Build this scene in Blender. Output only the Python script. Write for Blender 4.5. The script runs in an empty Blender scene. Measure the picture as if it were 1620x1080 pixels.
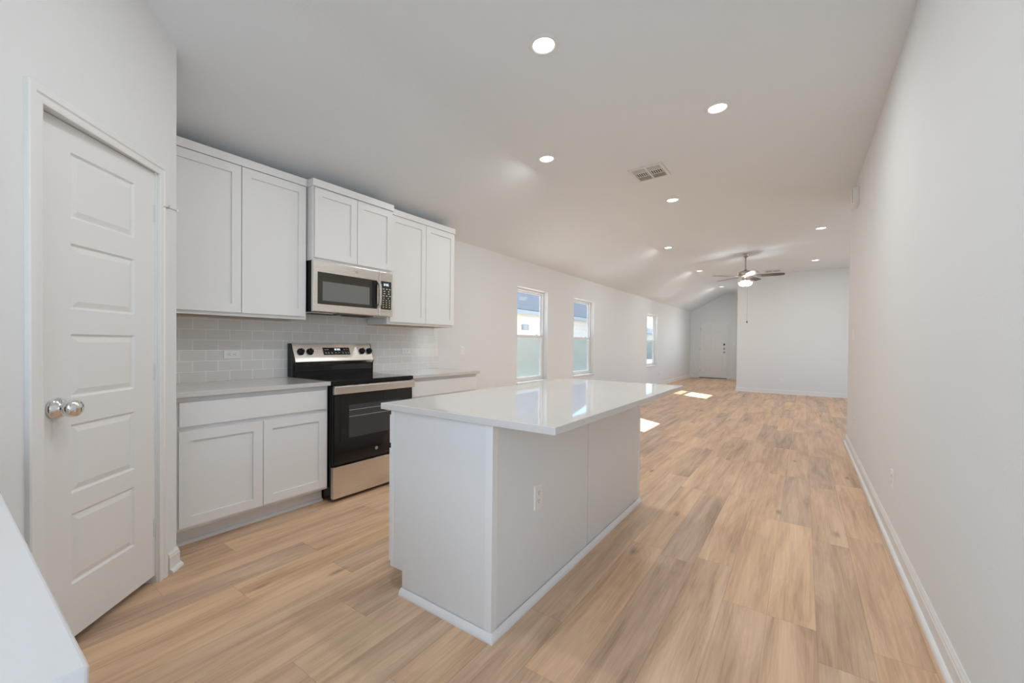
import bpy, bmesh, math, random
from mathutils import Vector, Matrix

random.seed(7)
C = bpy.context.scene.collection
scene = bpy.context.scene
PI = math.pi

# ------------------------------------------------------------------ camera
F, YAW, PITCH, ROLL = 655.49, -0.61209, -0.01166, 0.009793
CAM = Vector((3.5219, -1.7479, 1.2054))
PPX, PPY = 810.48, 551.06
fw = Vector((math.sin(YAW) * math.cos(PITCH) * 1.0, math.cos(YAW) * math.cos(PITCH), math.sin(PITCH)))
r0 = Vector((math.cos(YAW), -math.sin(YAW), 0))
u0 = r0.cross(fw)
r1 = r0 * math.cos(ROLL) + u0 * math.sin(ROLL)
u1 = u0 * math.cos(ROLL) - r0 * math.sin(ROLL)
cam_data = bpy.data.cameras.new('camera')
cam = bpy.data.objects.new('camera', cam_data)
C.objects.link(cam)
cam.matrix_world = Matrix(((r1.x, u1.x, -fw.x, CAM.x), (r1.y, u1.y, -fw.y, CAM.y), (r1.z, u1.z, -fw.z, CAM.z), (0, 0, 0, 1)))
cam_data.sensor_fit = 'HORIZONTAL'
cam_data.sensor_width = 36.0
cam_data.lens = 36.0 * F / 1620.0
cam_data.shift_x = -(PPX - 810.0) / 1620.0
cam_data.shift_y = (PPY - 540.0) / 1620.0
cam_data.clip_start = 0.02
cam_data.clip_end = 400
scene.camera = cam

# ------------------------------------------------------------------ light, sky, exposure
scene.view_settings.view_transform = 'Standard'
scene.view_settings.look = 'None'
scene.view_settings.gamma = 1.0
scene.view_settings.use_curve_mapping = False
scene.view_settings.exposure = 0.35

SUN_DIR = Vector((1.0, -0.73, -1.08))
sun_d = bpy.data.lights.new('sun', 'SUN')
sun_d.energy = 14.0
sun_d.angle = math.radians(0.6)
sun_d.color = (1.0, 0.98, 0.95)
sun = bpy.data.objects.new('sun', sun_d)
sun.rotation_euler = SUN_DIR.to_track_quat('-Z', 'Y').to_euler()
sun.location = (-6, 8, 9)
C.objects.link(sun)

world = bpy.data.worlds.new('sky')
scene.world = world
world.use_nodes = True
wn = world.node_tree.nodes
wl = world.node_tree.links
bg = wn['Background']
sky = wn.new('ShaderNodeTexSky')
sky.sky_type = 'NISHITA'
sky.sun_disc = False
sky.altitude = 1200
sky.dust_density = 0.0
sky.air_density = 0.8
sky.ozone_density = 4.0
sky.sun_elevation = math.radians(41)
sky.sun_rotation = math.atan2(-1.0, 0.73)
wl.new(sky.outputs[0], bg.inputs[0])
bg.inputs[1].default_value = 0.32


def daylight(name, loc, direction, sx, sy, power, color=(0.74, 0.89, 1.0)):
    d = bpy.data.lights.new(name, 'AREA')
    d.shape = 'RECTANGLE'
    d.size, d.size_y = sx, sy
    d.energy = power
    d.color = color
    o = bpy.data.objects.new(name, d)
    o.location = loc
    o.rotation_euler = Vector(direction).to_track_quat('-Z', 'Z').to_euler()
    C.objects.link(o)
    return o


# area lamps as daylight at assumed, unseen openings: glazed door and sink window
# behind the camera, plus entry and living room windows added to brighten them
daylight('daylight_back_door', (3.50, -2.48, 1.05), (0, 1, 0), 0.75, 1.8, 8)
daylight('daylight_sink_window', (2.25, -2.48, 1.62), (0, 1, 0), 1.1, 0.95, 10)
daylight('entry_fill_light', (2.26, 12.7, 1.45), (-1, 0, 0), 1.5, 1.2, 9, (1.0, 0.97, 0.93))  # made-up window lamp that lifts the dark entry
daylight('living_fill_light', (7.45, 7.9, 1.45), (-1, 0, 0), 2.3, 1.5, 50, (0.84, 0.93, 1.0))  # unseen window lamp added to light the living room

# ------------------------------------------------------------------ materials


def new_mat(name):
    m = bpy.data.materials.new(name)
    m.use_nodes = True
    nt = m.node_tree
    return m, nt, nt.nodes['Principled BSDF']


def plain(name, col, rough=0.5, metal=0.0, spec=0.5, bump=None, coat=0.0, vary=0.0):
    m, nt, b = new_mat(name)
    b.inputs['Base Color'].default_value = (*col, 1)
    b.inputs['Roughness'].default_value = rough
    b.inputs['Metallic'].default_value = metal
    b.inputs['Specular IOR Level'].default_value = spec
    b.inputs['Coat Weight'].default_value = coat
    tc = nt.nodes.new('ShaderNodeTexCoord')
    if vary:
        n = nt.nodes.new('ShaderNodeTexNoise')
        n.inputs['Scale'].default_value = 2.3
        n.inputs['Detail'].default_value = 4
        nt.links.new(tc.outputs['Object'], n.inputs['Vector'])
        r = nt.nodes.new('ShaderNodeMapRange')
        r.inputs['To Min'].default_value = 1 - vary
        r.inputs['To Max'].default_value = 1 + vary
        nt.links.new(n.outputs[0], r.inputs[0])
        mx = nt.nodes.new('ShaderNodeVectorMath')
        mx.operation = 'SCALE'
        mx.inputs[0].default_value = col
        nt.links.new(r.outputs[0], mx.inputs['Scale'])
        nt.links.new(mx.outputs[0], b.inputs['Base Color'])
    if bump:
        sc, st = bump
        n = nt.nodes.new('ShaderNodeTexNoise')
        n.inputs['Scale'].default_value = sc
        n.inputs['Detail'].default_value = 3
        nt.links.new(tc.outputs['Object'], n.inputs['Vector'])
        bp = nt.nodes.new('ShaderNodeBump')
        bp.inputs['Strength'].default_value = st
        bp.inputs['Distance'].default_value = 0.002
        nt.links.new(n.outputs[0], bp.inputs['Height'])
        nt.links.new(bp.outputs[0], b.inputs['Normal'])
    return m


def emission(name, col, strength):
    m = bpy.data.materials.new(name)
    m.use_nodes = True
    nt = m.node_tree
    nt.nodes.remove(nt.nodes['Principled BSDF'])
    e = nt.nodes.new('ShaderNodeEmission')
    e.inputs[0].default_value = (*col, 1)
    e.inputs[1].default_value = strength
    nt.links.new(e.outputs[0], nt.nodes['Material Output'].inputs[0])
    return m


def clear_glass(name, tint=(1, 1, 1), opacity=0.0, body=(0.3, 0.4, 0.4), refl=1.0):
    """thin pane: lets light straight through, reflects by Fresnel, optional tinted mesh body"""
    m = bpy.data.materials.new(name)
    m.use_nodes = True
    nt = m.node_tree
    nt.nodes.remove(nt.nodes['Principled BSDF'])
    t = nt.nodes.new('ShaderNodeBsdfTransparent')
    t.inputs[0].default_value = (*tint, 1)
    last = t
    if opacity:
        d = nt.nodes.new('ShaderNodeBsdfDiffuse')
        d.inputs[0].default_value = (*body, 1)
        mx = nt.nodes.new('ShaderNodeMixShader')
        mx.inputs[0].default_value = opacity
        nt.links.new(t.outputs[0], mx.inputs[1])
        nt.links.new(d.outputs[0], mx.inputs[2])
        last = mx
    if refl:
        g = nt.nodes.new('ShaderNodeBsdfGlossy')
        g.inputs['Roughness'].default_value = 0.02
        fr = nt.nodes.new('ShaderNodeLayerWeight')
        fr.inputs[0].default_value = 0.5
        pw = nt.nodes.new('ShaderNodeMath')
        pw.operation = 'POWER'
        pw.inputs[1].default_value = 5.0
        nt.links.new(fr.outputs['Facing'], pw.inputs[0])
        ml = nt.nodes.new('ShaderNodeMath')
        ml.operation = 'MULTIPLY_ADD'
        ml.inputs[1].default_value = refl * 0.9
        ml.inputs[2].default_value = refl * 0.06
        nt.links.new(pw.outputs[0], ml.inputs[0])
        m2 = nt.nodes.new('ShaderNodeMixShader')
        nt.links.new(ml.outputs[0], m2.inputs[0])
        nt.links.new(last.outputs[0], m2.inputs[1])
        nt.links.new(g.outputs[0], m2.inputs[2])
        last = m2
    nt.links.new(last.outputs[0], nt.nodes['Material Output'].inputs[0])
    return m


def steel(name, col, rough, aniso_axis=2):
    """brushed stainless: fine streak noise drives roughness and tone"""
    m, nt, b = new_mat(name)
    b.inputs['Metallic'].default_value = 1.0
    tc = nt.nodes.new('ShaderNodeTexCoord')
    mp = nt.nodes.new('ShaderNodeMapping')
    mp.inputs['Scale'].default_value = (3, 3, 900) if aniso_axis == 2 else (900, 900, 3)
    nt.links.new(tc.outputs['Object'], mp.inputs[0])
    n = nt.nodes.new('ShaderNodeTexNoise')
    n.inputs['Scale'].default_value = 1.0
    nt.links.new(mp.outputs[0], n.inputs['Vector'])
    r = nt.nodes.new('ShaderNodeMapRange')
    r.inputs['To Min'].default_value = rough - 0.02
    r.inputs['To Max'].default_value = rough + 0.02
    nt.links.new(n.outputs[0], r.inputs[0])
    nt.links.new(r.outputs[0], b.inputs['Roughness'])
    b.inputs['Base Color'].default_value = (*col, 1)
    return m


def plank_floor():
    m, nt, b = new_mat('oak_vinyl_planks')
    N, L = nt.nodes.new, nt.links.new

    def math_(op, a, bb=None, c=None):
        n = N('ShaderNodeMath')
        n.operation = op
        for i, v in enumerate((a, bb, c)):
            if v is None:
                continue
            if isinstance(v, (int, float)):
                n.inputs[i].default_value = v
            else:
                L(v, n.inputs[i])
        return n.outputs[0]
    tc = N('ShaderNodeTexCoord')
    sp = N('ShaderNodeSeparateXYZ')
    L(tc.outputs['Object'], sp.inputs[0])
    x, y = sp.outputs[0], sp.outputs[1]
    W, LEN = 0.18, 1.22
    xr = math_('DIVIDE', math_('ADD', x, 19.995), W)
    row = math_('FLOOR', xr)
    w1 = N('ShaderNodeTexWhiteNoise')
    w1.noise_dimensions = '1D'
    L(row, w1.inputs['W'])
    yr = math_('ADD', math_('DIVIDE', math_('ADD', y, 20.0), LEN), math_('MULTIPLY', w1.outputs[0], 5.0))
    col = math_('FLOOR', yr)
    cb = N('ShaderNodeCombineXYZ')
    L(row, cb.inputs[0])
    L(col, cb.inputs[1])
    w2 = N('ShaderNodeTexWhiteNoise')
    w2.noise_dimensions = '2D'
    L(cb.outputs[0], w2.inputs['Vector'])
    rnd = w2.outputs[0]
    # large soft figure, stretched along the plank, different in each plank
    gv = N('ShaderNodeCombineXYZ')
    L(math_('MULTIPLY', x, 8.0), gv.inputs[0])
    L(math_('MULTIPLY', y, 1.0), gv.inputs[1])
    L(math_('MULTIPLY', rnd, 60.0), gv.inputs[2])
    fig = N('ShaderNodeTexNoise')
    fig.inputs['Scale'].default_value = 1.0
    fig.inputs['Detail'].default_value = 2.0
    fig.inputs['Distortion'].default_value = 0.7
    L(gv.outputs[0], fig.inputs['Vector'])
    # fine pores
    gv2 = N('ShaderNodeCombineXYZ')
    L(math_('MULTIPLY', x, 170.0), gv2.inputs[0])
    L(math_('MULTIPLY', y, 5.0), gv2.inputs[1])
    L(math_('MULTIPLY', rnd, 91.0), gv2.inputs[2])
    fine = N('ShaderNodeTexNoise')
    fine.inputs['Scale'].default_value = 1.0
    fine.inputs['Detail'].default_value = 4
    L(gv2.outputs[0], fine.inputs['Vector'])
    # broad streaks a few centimetres wide
    gv3 = N('ShaderNodeCombineXYZ')
    L(math_('MULTIPLY', x, 36.0), gv3.inputs[0])
    L(math_('MULTIPLY', y, 1.7), gv3.inputs[1])
    L(math_('MULTIPLY', rnd, 37.0), gv3.inputs[2])
    med = N('ShaderNodeTexNoise')
    med.inputs['Scale'].default_value = 1.0
    med.inputs['Detail'].default_value = 2.0
    med.inputs['Distortion'].default_value = 0.5
    L(gv3.outputs[0], med.inputs['Vector'])
    # cathedral lines
    ring = math_('SINE', math_('MULTIPLY', fig.outputs[0], 80.0))
    v = math_('ADD', math_('MULTIPLY', fig.outputs[0], 0.52), math_('MULTIPLY', fine.outputs[0], 0.20))
    v = math_('ADD', v, math_('MULTIPLY', med.outputs[0], 0.25))
    v = math_('ADD', v, math_('MULTIPLY', ring, 0.014))
    v = math_('ADD', v, math_('MULTIPLY', math_('SUBTRACT', rnd, 0.5), 0.07))
    rp = N('ShaderNodeValToRGB')
    e = rp.color_ramp.elements
    e[0].position, e[0].color = 0.26, (0.340, 0.200, 0.115, 1)
    e[1].position, e[1].color = 0.72, (0.860, 0.610, 0.395, 1)
    k = e.new(0.42)
    k.color = (0.590, 0.375, 0.230, 1)
    k = e.new(0.54)
    k.color = (0.730, 0.490, 0.310, 1)
    L(v, rp.inputs[0])
    # knots
    kv = N('ShaderNodeCombineXYZ')
    L(math_('MULTIPLY', x, 4.2), kv.inputs[0])
    L(math_('MULTIPLY', y, 1.5), kv.inputs[1])
    vo = N('ShaderNodeTexVoronoi')
    vo.inputs['Scale'].default_value = 1.0
    L(kv.outputs[0], vo.inputs['Vector'])
    kn = N('ShaderNodeMapRange')
    kn.inputs['From Min'].default_value = 0.02
    kn.inputs['From Max'].default_value = 0.11
    kn.inputs['To Min'].default_value = 0.48
    kn.inputs['To Max'].default_value = 1.0
    L(math_('ADD', vo.outputs['Distance'], math_('MULTIPLY', math_('SUBTRACT', fine.outputs[0], 0.5), 0.10)), kn.inputs[0])
    # seams
    fx = math_('FRACT', xr)
    fy = math_('FRACT', yr)
    ex = math_('MULTIPLY', math_('MINIMUM', fx, math_('SUBTRACT', 1.0, fx)), W)
    ey = math_('MULTIPLY', math_('MINIMUM', fy, math_('SUBTRACT', 1.0, fy)), LEN)
    ed = math_('MINIMUM', ex, ey)
    sm = N('ShaderNodeMapRange')
    sm.inputs['From Min'].default_value = 0.0004
    sm.inputs['From Max'].default_value = 0.0022
    sm.inputs['To Min'].default_value = 0.80
    sm.inputs['To Max'].default_value = 1.0
    L(ed, sm.inputs[0])
    # per plank tint
    hs = N('ShaderNodeHueSaturation')
    L(rp.outputs[0], hs.inputs['Color'])
    tn = N('ShaderNodeTexNoise')
    tn.inputs['Scale'].default_value = 2.2
    tn.inputs['Detail'].default_value = 1.0
    L(gv.outputs[0], tn.inputs['Vector'])
    L(math_('ADD', 0.5 - 0.009, math_('MULTIPLY', tn.outputs[0], 0.018)), hs.inputs['Hue'])
    L(math_('ADD', 0.88, math_('MULTIPLY', rnd, 0.16)), hs.inputs['Saturation'])
    L(math_('MULTIPLY', math_('MULTIPLY', sm.outputs[0], kn.outputs[0]), math_('ADD', 0.95, math_('MULTIPLY', rnd, 0.12))), hs.inputs['Value'])
    L(hs.outputs[0], b.inputs['Base Color'])
    b.inputs['Roughness'].default_value = 0.42
    b.inputs['Specular IOR Level'].default_value = 0.35
    bp = N('ShaderNodeBump')
    bp.inputs['Strength'].default_value = 0.12
    bp.inputs['Distance'].default_value = 0.001
    L(math_('ADD', math_('MULTIPLY', fine.outputs[0], 0.4), sm.outputs[0]), bp.inputs['Height'])
    L(bp.outputs[0], b.inputs['Normal'])
    return m


def tile_mat():
    m, nt, b = new_mat('grey_subway_tile')
    N, L = nt.nodes.new, nt.links.new
    tc = N('ShaderNodeTexCoord')
    sp = N('ShaderNodeSeparateXYZ')
    L(tc.outputs['Object'], sp.inputs[0])
    cb = N('ShaderNodeCombineXYZ')
    a = N('ShaderNodeMath')
    a.inputs[1].default_value = 0.655 + 0.1545 * 20
    L(sp.outputs[1], a.inputs[0])
    c = N('ShaderNodeMath')
    c.inputs[1].default_value = -0.9085 + 0.0755 * 20
    L(sp.outputs[2], c.inputs[0])
    L(a.outputs[0], cb.inputs[0])
    L(c.outputs[0], cb.inputs[1])
    br = N('ShaderNodeTexBrick')
    br.offset = 0.5
    br.offset_frequency = 2
    br.inputs['Scale'].default_value = 1.0
    br.inputs['Brick Width'].default_value = 0.1545
    br.inputs['Row Height'].default_value = 0.0755
    br.inputs['Mortar Size'].default_value = 0.0021
    br.inputs['Mortar Smooth'].default_value = 0.15
    br.inputs['Bias'].default_value = 0.0
    br.inputs['Color1'].default_value = (0.73, 0.705, 0.675, 1)
    br.inputs['Color2'].default_value = (0.785, 0.76, 0.73, 1)
    br.inputs['Mortar'].default_value = (0.96, 0.95, 0.93, 1)
    L(cb.outputs[0], br.inputs['Vector'])
    L(br.outputs[0], b.inputs['Base Color'])
    b.inputs['Roughness'].default_value = 0.14
    n = N('ShaderNodeTexNoise')
    n.inputs['Scale'].default_value = 18
    L(tc.outputs['Object'], n.inputs['Vector'])
    ad = N('ShaderNodeMath')
    ad.operation = 'MULTIPLY_ADD'
    ad.inputs[1].default_value = -1.0
    L(br.outputs['Fac'], ad.inputs[0])
    L(n.outputs[0], ad.inputs[2])
    bp = N('ShaderNodeBump')
    bp.inputs['Strength'].default_value = 0.25
    bp.inputs['Distance'].default_value = 0.002
    L(ad.outputs[0], bp.inputs['Height'])
    L(bp.outputs[0], b.inputs['Normal'])
    return m


def lines_mat(name, col, period, axis, depth, dark, rough=0.7):
    """siding / shingles: courses every `period` metres along axis"""
    m, nt, b = new_mat(name)
    N, L = nt.nodes.new, nt.links.new
    tc = N('ShaderNodeTexCoord')
    sp = N('ShaderNodeSeparateXYZ')
    L(tc.outputs['Object'], sp.inputs[0])
    d = N('ShaderNodeMath')
    d.operation = 'DIVIDE'
    d.inputs[1].default_value = period
    L(sp.outputs[axis], d.inputs[0])
    f = N('ShaderNodeMath')
    f.operation = 'FRACT'
    L(d.outputs[0], f.inputs[0])
    rp = N('ShaderNodeMapRange')
    rp.inputs['From Max'].default_value = 0.14
    rp.inputs['To Min'].default_value = dark
    L(f.outputs[0], rp.inputs[0])
    n = N('ShaderNodeTexNoise')
    n.inputs['Scale'].default_value = 9
    L(tc.outputs['Object'], n.inputs['Vector'])
    r2 = N('ShaderNodeMapRange')
    r2.inputs['To Min'].default_value = 0.85
    r2.inputs['To Max'].default_value = 1.12
    L(n.outputs[0], r2.inputs[0])
    ml = N('ShaderNodeMath')
    ml.operation = 'MULTIPLY'
    L(rp.outputs[0], ml.inputs[0])
    L(r2.outputs[0], ml.inputs[1])
    v = N('ShaderNodeVectorMath')
    v.operation = 'SCALE'
    v.inputs[0].default_value = col
    L(ml.outputs[0], v.inputs['Scale'])
    L(v.outputs[0], b.inputs['Base Color'])
    b.inputs['Roughness'].default_value = rough
    return m


M = {}
M['wall'] = plain('wall_paint', (0.815, 0.818, 0.818), 0.85, spec=0.25, bump=(85, 0.22))
M['ceil'] = plain('ceiling_paint', (0.845, 0.875, 0.90), 0.9, spec=0.2, bump=(55, 0.35))
M['trim'] = plain('trim_enamel', (0.830, 0.822, 0.806), 0.38)
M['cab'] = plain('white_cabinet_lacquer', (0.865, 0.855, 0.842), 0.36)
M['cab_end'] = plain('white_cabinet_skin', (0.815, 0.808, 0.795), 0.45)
M['ply'] = plain('cabinet_raw_underside', (0.62, 0.43, 0.25), 0.6, vary=0.1)
M['quartz'] = plain('white_quartz', (0.685, 0.65, 0.618), 0.03, spec=0.65, vary=0.015)
M['floor'] = plank_floor()
M['tile'] = tile_mat()
M['steel'] = steel('brushed_stainless', (0.78, 0.75, 0.71), 0.27)
M['black'] = plain('black_enamel', (0.006, 0.006, 0.0065), 0.25, spec=0.35)
M['black_glass'] = plain('black_glass', (0.008, 0.008, 0.009), 0.03, spec=0.6)
M['oven_glass'] = plain('oven_window_glass', (0.055, 0.055, 0.058), 0.05, spec=0.5)
M['mw_glass'] = plain('microwave_smoked_glass', (0.045, 0.037, 0.026), 0.06, spec=0.5)
M['mw_screen'] = plain('microwave_window_mesh', (0.19, 0.195, 0.185), 0.10, spec=0.5)
M['rack'] = plain('oven_rack_chrome', (0.55, 0.55, 0.54), 0.3)
M['chrome'] = plain('polished_nickel', (0.80, 0.79, 0.77), 0.06, metal=1.0)
M['nickel'] = plain('satin_nickel', (0.52, 0.48, 0.43), 0.28, metal=1.0)
M['hinge'] = plain('painted_hinge', (0.74, 0.73, 0.71), 0.35)
M['plastic'] = plain('white_plastic', (0.86, 0.855, 0.84), 0.3)
M['slot'] = plain('dark_slot', (0.06, 0.055, 0.05), 0.6)
M['vent_gap'] = plain('vent_duct_dark', (0.03, 0.03, 0.03), 0.8)
M['vent'] = plain('vent_white_metal', (0.80, 0.80, 0.785), 0.45)
M['mark'] = plain('pale_print', (0.62, 0.61, 0.55), 0.5)
M['badge'] = plain('badge_silver', (0.55, 0.54, 0.52), 0.25, metal=0.6)
M['blade'] = plain('fan_blade_walnut', (0.105, 0.075, 0.060), 0.45, vary=0.15)
M['digits'] = emission('clock_digits', (0.75, 0.9, 1.0), 1.6)
M['lens'] = emission('downlight_lens', (1.0, 0.965, 0.91), 5.0)
M['bowl'] = emission('frosted_bowl_lit', (1.0, 0.94, 0.83), 1.9)
M['glass'] = clear_glass('window_glass')
M['screen'] = clear_glass('insect_screen', opacity=0.62, body=(0.36, 0.52, 0.50), refl=0.0)
M['vinyl'] = plain('white_vinyl', (0.80, 0.80, 0.785), 0.4)
M['sill'] = plain('white_sill', (0.85, 0.845, 0.83), 0.25)
M['siding'] = lines_mat('cream_lap_siding', (0.80, 0.74, 0.62), 0.18, 2, 0.01, 0.86)
M['shingle'] = lines_mat('grey_shingles', (0.12, 0.155, 0.18), 0.14, 2, 0.01, 0.72, 0.9)
M['fascia'] = plain('grey_fascia', (0.40, 0.43, 0.42), 0.6)
M['lawn'] = plain('pale_bounce_ground', (0.66, 0.655, 0.63), 0.9, vary=0.25)  # ground made pale to bounce sunlight up onto the ceiling
M['burner'] = plain('burner_print', (0.035, 0.035, 0.035), 0.2)
M['rubber'] = plain('dark_rubber', (0.03, 0.03, 0.03), 0.7)

# ------------------------------------------------------------------ mesh helpers
BOXF = ((0, 3, 2, 1), (4, 5, 6, 7), (0, 1, 5, 4), (1, 2, 6, 5), (2, 3, 7, 6), (3, 0, 4, 7))


class MB:
    """collects world-space pieces and links them as ONE mesh object"""

    def __init__(self):
        self.v, self.f, self.mi, self.mats, self.sm = [], [], [], [], []

    def _m(self, mat):
        if mat not in self.mats:
            self.mats.append(mat)
        return self.mats.index(mat)

    def add(self, verts, faces, mat, smooth=False):
        k, mi = len(self.v), self._m(mat)
        self.v += [Vector(p) for p in verts]
        for f in faces:
            self.f.append([i + k for i in f])
            self.mi.append(mi)
            self.sm.append(smooth)
        return self

    def box(self, x0, x1, y0, y1, z0, z1, mat):
        p = [(x0, y0, z0), (x1, y0, z0), (x1, y1, z0), (x0, y1, z0), (x0, y0, z1), (x1, y0, z1), (x1, y1, z1), (x0, y1, z1)]
        return self.add(p, BOXF, mat)

    def obox(self, o, u, n, s0, s1, d0, d1, z0, z1, mat, ch=0.0):
        """box in the frame origin o, u along, n outward, z up; ch chamfers the outward (d1) face"""
        o, u, n = Vector(o), Vector(u), Vector(n)
        q = []
        for z in (z0, z1):
            for s, d in ((s0, d0), (s1, d0), (s1, d1), (s0, d1)):
                ss, zz = s, z
                if ch and d == d1:
                    ss = s0 + ch if s == s0 else s1 - ch
                    zz = z0 + ch if z == z0 else z1 - ch
                q.append(o + u * ss + n * d + Vector((0, 0, zz)))
        fl = BOXF if u.cross(n).z > 0 else [tuple(reversed(f)) for f in BOXF]
        return self.add(q, fl, mat)

    def prism(self, pts, vec, mat):
        """extrude a closed polygon (list of 3D points) along vec"""
        n = len(pts)
        a = [Vector(p) for p in pts]
        v = Vector(vec)
        fs = [tuple(range(n))[::-1], tuple(range(n, 2 * n))] + [(i, (i + 1) % n, n + (i + 1) % n, n + i) for i in range(n)]
        return self.add(a + [p + v for p in a], fs, mat)

    def lathe(self, prof, base, axis, mat, seg=32, smooth=True):
        """prof: list of (radius, height along axis)"""
        base, ax = Vector(base), Vector(axis).normalized()
        e1 = ax.orthogonal().normalized()
        e2 = ax.cross(e1)
        vs, fs = [], []
        for r, h in prof:
            for i in range(seg):
                t = 2 * PI * i / seg
                vs.append(base + ax * h + (e1 * math.cos(t) + e2 * math.sin(t)) * r)
        for k in range(len(prof) - 1):
            for i in range(seg):
                j = (i + 1) % seg
                fs.append((k * seg + i, k * seg + j, (k + 1) * seg + j, (k + 1) * seg + i))
        if prof[0][0] > 1e-6:
            fs.append(tuple(range(seg))[::-1])
        if prof[-1][0] > 1e-6:
            fs.append(tuple((len(prof) - 1) * seg + i for i in range(seg)))
        return self.add(vs, fs, mat, smooth)

    def tube(self, p0, p1, r, mat, seg=16):
        p0, p1 = Vector(p0), Vector(p1)
        return self.lathe([(r, 0), (r, (p1 - p0).length)], p0, p1 - p0, mat, seg)

    def sweep(self, prof, path, side, mat, closed=False):
        """sweep profile [(outward, z)] along plan path [(x,y)] with mitred corners; side=+1 outward is left of travel"""
        P = [Vector((p[0], p[1])) for p in path]
        n = len(P)
        nrm = []
        for i in range(n - (0 if closed else 1)):
            d = (P[(i + 1) % n] - P[i]).normalized()
            nrm.append(Vector((-d.y, d.x)) * side)
        vs = []
        for i in range(n):
            if closed:
                a, b = nrm[i - 1], nrm[i]
            else:
                a = nrm[max(i - 1, 0)]
                b = nrm[min(i, n - 2)]
            m = (a + b) / (1 + a.dot(b))
            for o, z in prof:
                q = P[i] + m * o
                vs.append((q.x, q.y, z))
        k = len(prof)
        fs = []
        for i in range(n if closed else n - 1):
            i2 = (i + 1) % n
            for j in range(k):
                j2 = (j + 1) % k
                fs.append((i * k + j, i2 * k + j, i2 * k + j2, i * k + j2))
        if not closed:
            fs.append(tuple(range(k)))
            fs.append(tuple(range((n - 1) * k, n * k))[::-1])
        return self.add(vs, fs, mat)

    def make(self, name, parent=None, bevel=0.0, seg=2, org=None):
        if org is None:
            org = Vector(parent['_org']) if parent is not None and '_org' in parent else Vector((0, 0, 0))
        org = Vector(org)
        me = bpy.data.meshes.new(name)
        me.from_pydata([tuple(p - org) for p in self.v], [], self.f)
        for m in self.mats:
            me.materials.append(M[m] if isinstance(m, str) else m)
        for p, mi, s in zip(me.polygons, self.mi, self.sm):
            p.material_index = mi
            p.use_smooth = s
        bm = bmesh.new()
        bm.from_mesh(me)
        bmesh.ops.recalc_face_normals(bm, faces=bm.faces)
        bm.to_mesh(me)
        bm.free()
        me.update()
        o = bpy.data.objects.new(name, me)
        C.objects.link(o)
        if parent is not None:
            o.parent = parent
        else:
            o.location = org
        o['_org'] = list(org)
        if bevel:
            b = o.modifiers.new('edge', 'BEVEL')
            b.width = bevel
            b.segments = seg
            b.limit_method = 'ANGLE'
            b.angle_limit = math.radians(40)
        return o


def tag(o, label=None, cat=None, group=None, kind=None):
    if label:
        o['label'] = label
    if cat:
        o['category'] = cat
    if group:
        o['group'] = group
    if kind:
        o['kind'] = kind
    return o


def thing(name, loc, label=None, cat=None, group=None, kind=None):
    o = bpy.data.objects.new(name, None)
    o.empty_display_size = 0.1
    C.objects.link(o)
    o.location = loc
    o['_org'] = list(loc)
    return tag(o, label, cat, group, kind)


def struct(mb, name, bevel=0.0):
    return tag(mb.make(name, bevel=bevel), kind='structure')


def copy_tree(o, parent=None):
    c = o.copy()
    C.objects.link(c)
    if parent is not None:
        c.parent = parent
    for ch in list(o.children):
        copy_tree(ch, c)
    return c


# ------------------------------------------------------------------ dimensions
WR = 3.989      # long right wall
YE = 4.99       # where it ends
YL = 10.764     # living room end wall
XL = 2.07       # its left corner
YF = 15.05      # entry wall with front door
YB = -2.31      # wall behind the sink counter
XRR = 7.3       # living room right wall
HW = 2.47       # left wall height
PC = Vector((0.7963, -0.9719))  # pantry corner
DG = Vector((0.70711, -0.70711))
NG = Vector((0.70711, 0.70711))


def XK(y):
    return 1.40 - 0.0117 * (y + 2.4)


def ZK(y):
    return 2.915 + 0.0106 * (y + 2.4)


def ZR(y):
    return 3.03 + 0.004 * y


def zceil(x, y):
    xk = XK(y)
    if x < xk:
        return HW + (ZK(y) - HW) * x / xk
    return ZK(y) + min(1.0, (x - xk) / (WR - xk)) * (ZR(y) - ZK(y))


# ------------------------------------------------------------------ shell
mb = MB().box(-0.15, XRR + 0.15, -2.6, YF + 0.15, -0.12, 0.0, 'floor')
struct(mb, 'floor')

# ceiling: slope from the left wall, soft crease, then nearly level
mb = MB()
ys = [-2.6, 1.5, 5.0, 8.0, 11.0, YF + 0.15]
vs, fs = [], []
for y in ys:
    xk = XK(y)
    prof = [(-0.15, HW - 0.15 * (ZK(y) - HW) / xk)]
    # rounded crease
    for t in (-0.10, -0.05, 0.0, 0.05, 0.10):
        x = xk + t
        z0 = zceil(x, y)
        drop = 0.5 * ((ZK(y) - HW) / xk) * (0.10 - abs(t)) ** 2 / 0.20
        prof.append((x, z0 - drop))
    prof.append((WR, zceil(WR, y)))
    prof.append((XRR + 0.15, zceil(WR, y) + 0.01))
    for x, z in prof:
        vs.append((x, y, z))
    for x, z in reversed(prof):
        vs.append((x, y, z + 0.15))
k = 16
for i in range(len(ys) - 1):
    for j in range(k):
        j2 = (j + 1) % k
        fs.append((i * k + j, (i + 1) * k + j, (i + 1) * k + j2, i * k + j2))
fs.append(tuple(range(k)))
fs.append(tuple(range((len(ys) - 1) * k, len(ys) * k)))
mb.add(vs, fs, 'ceil')
struct(mb, 'ceiling')

TOP = 3.02  # walls run up into the ceiling slab


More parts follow.
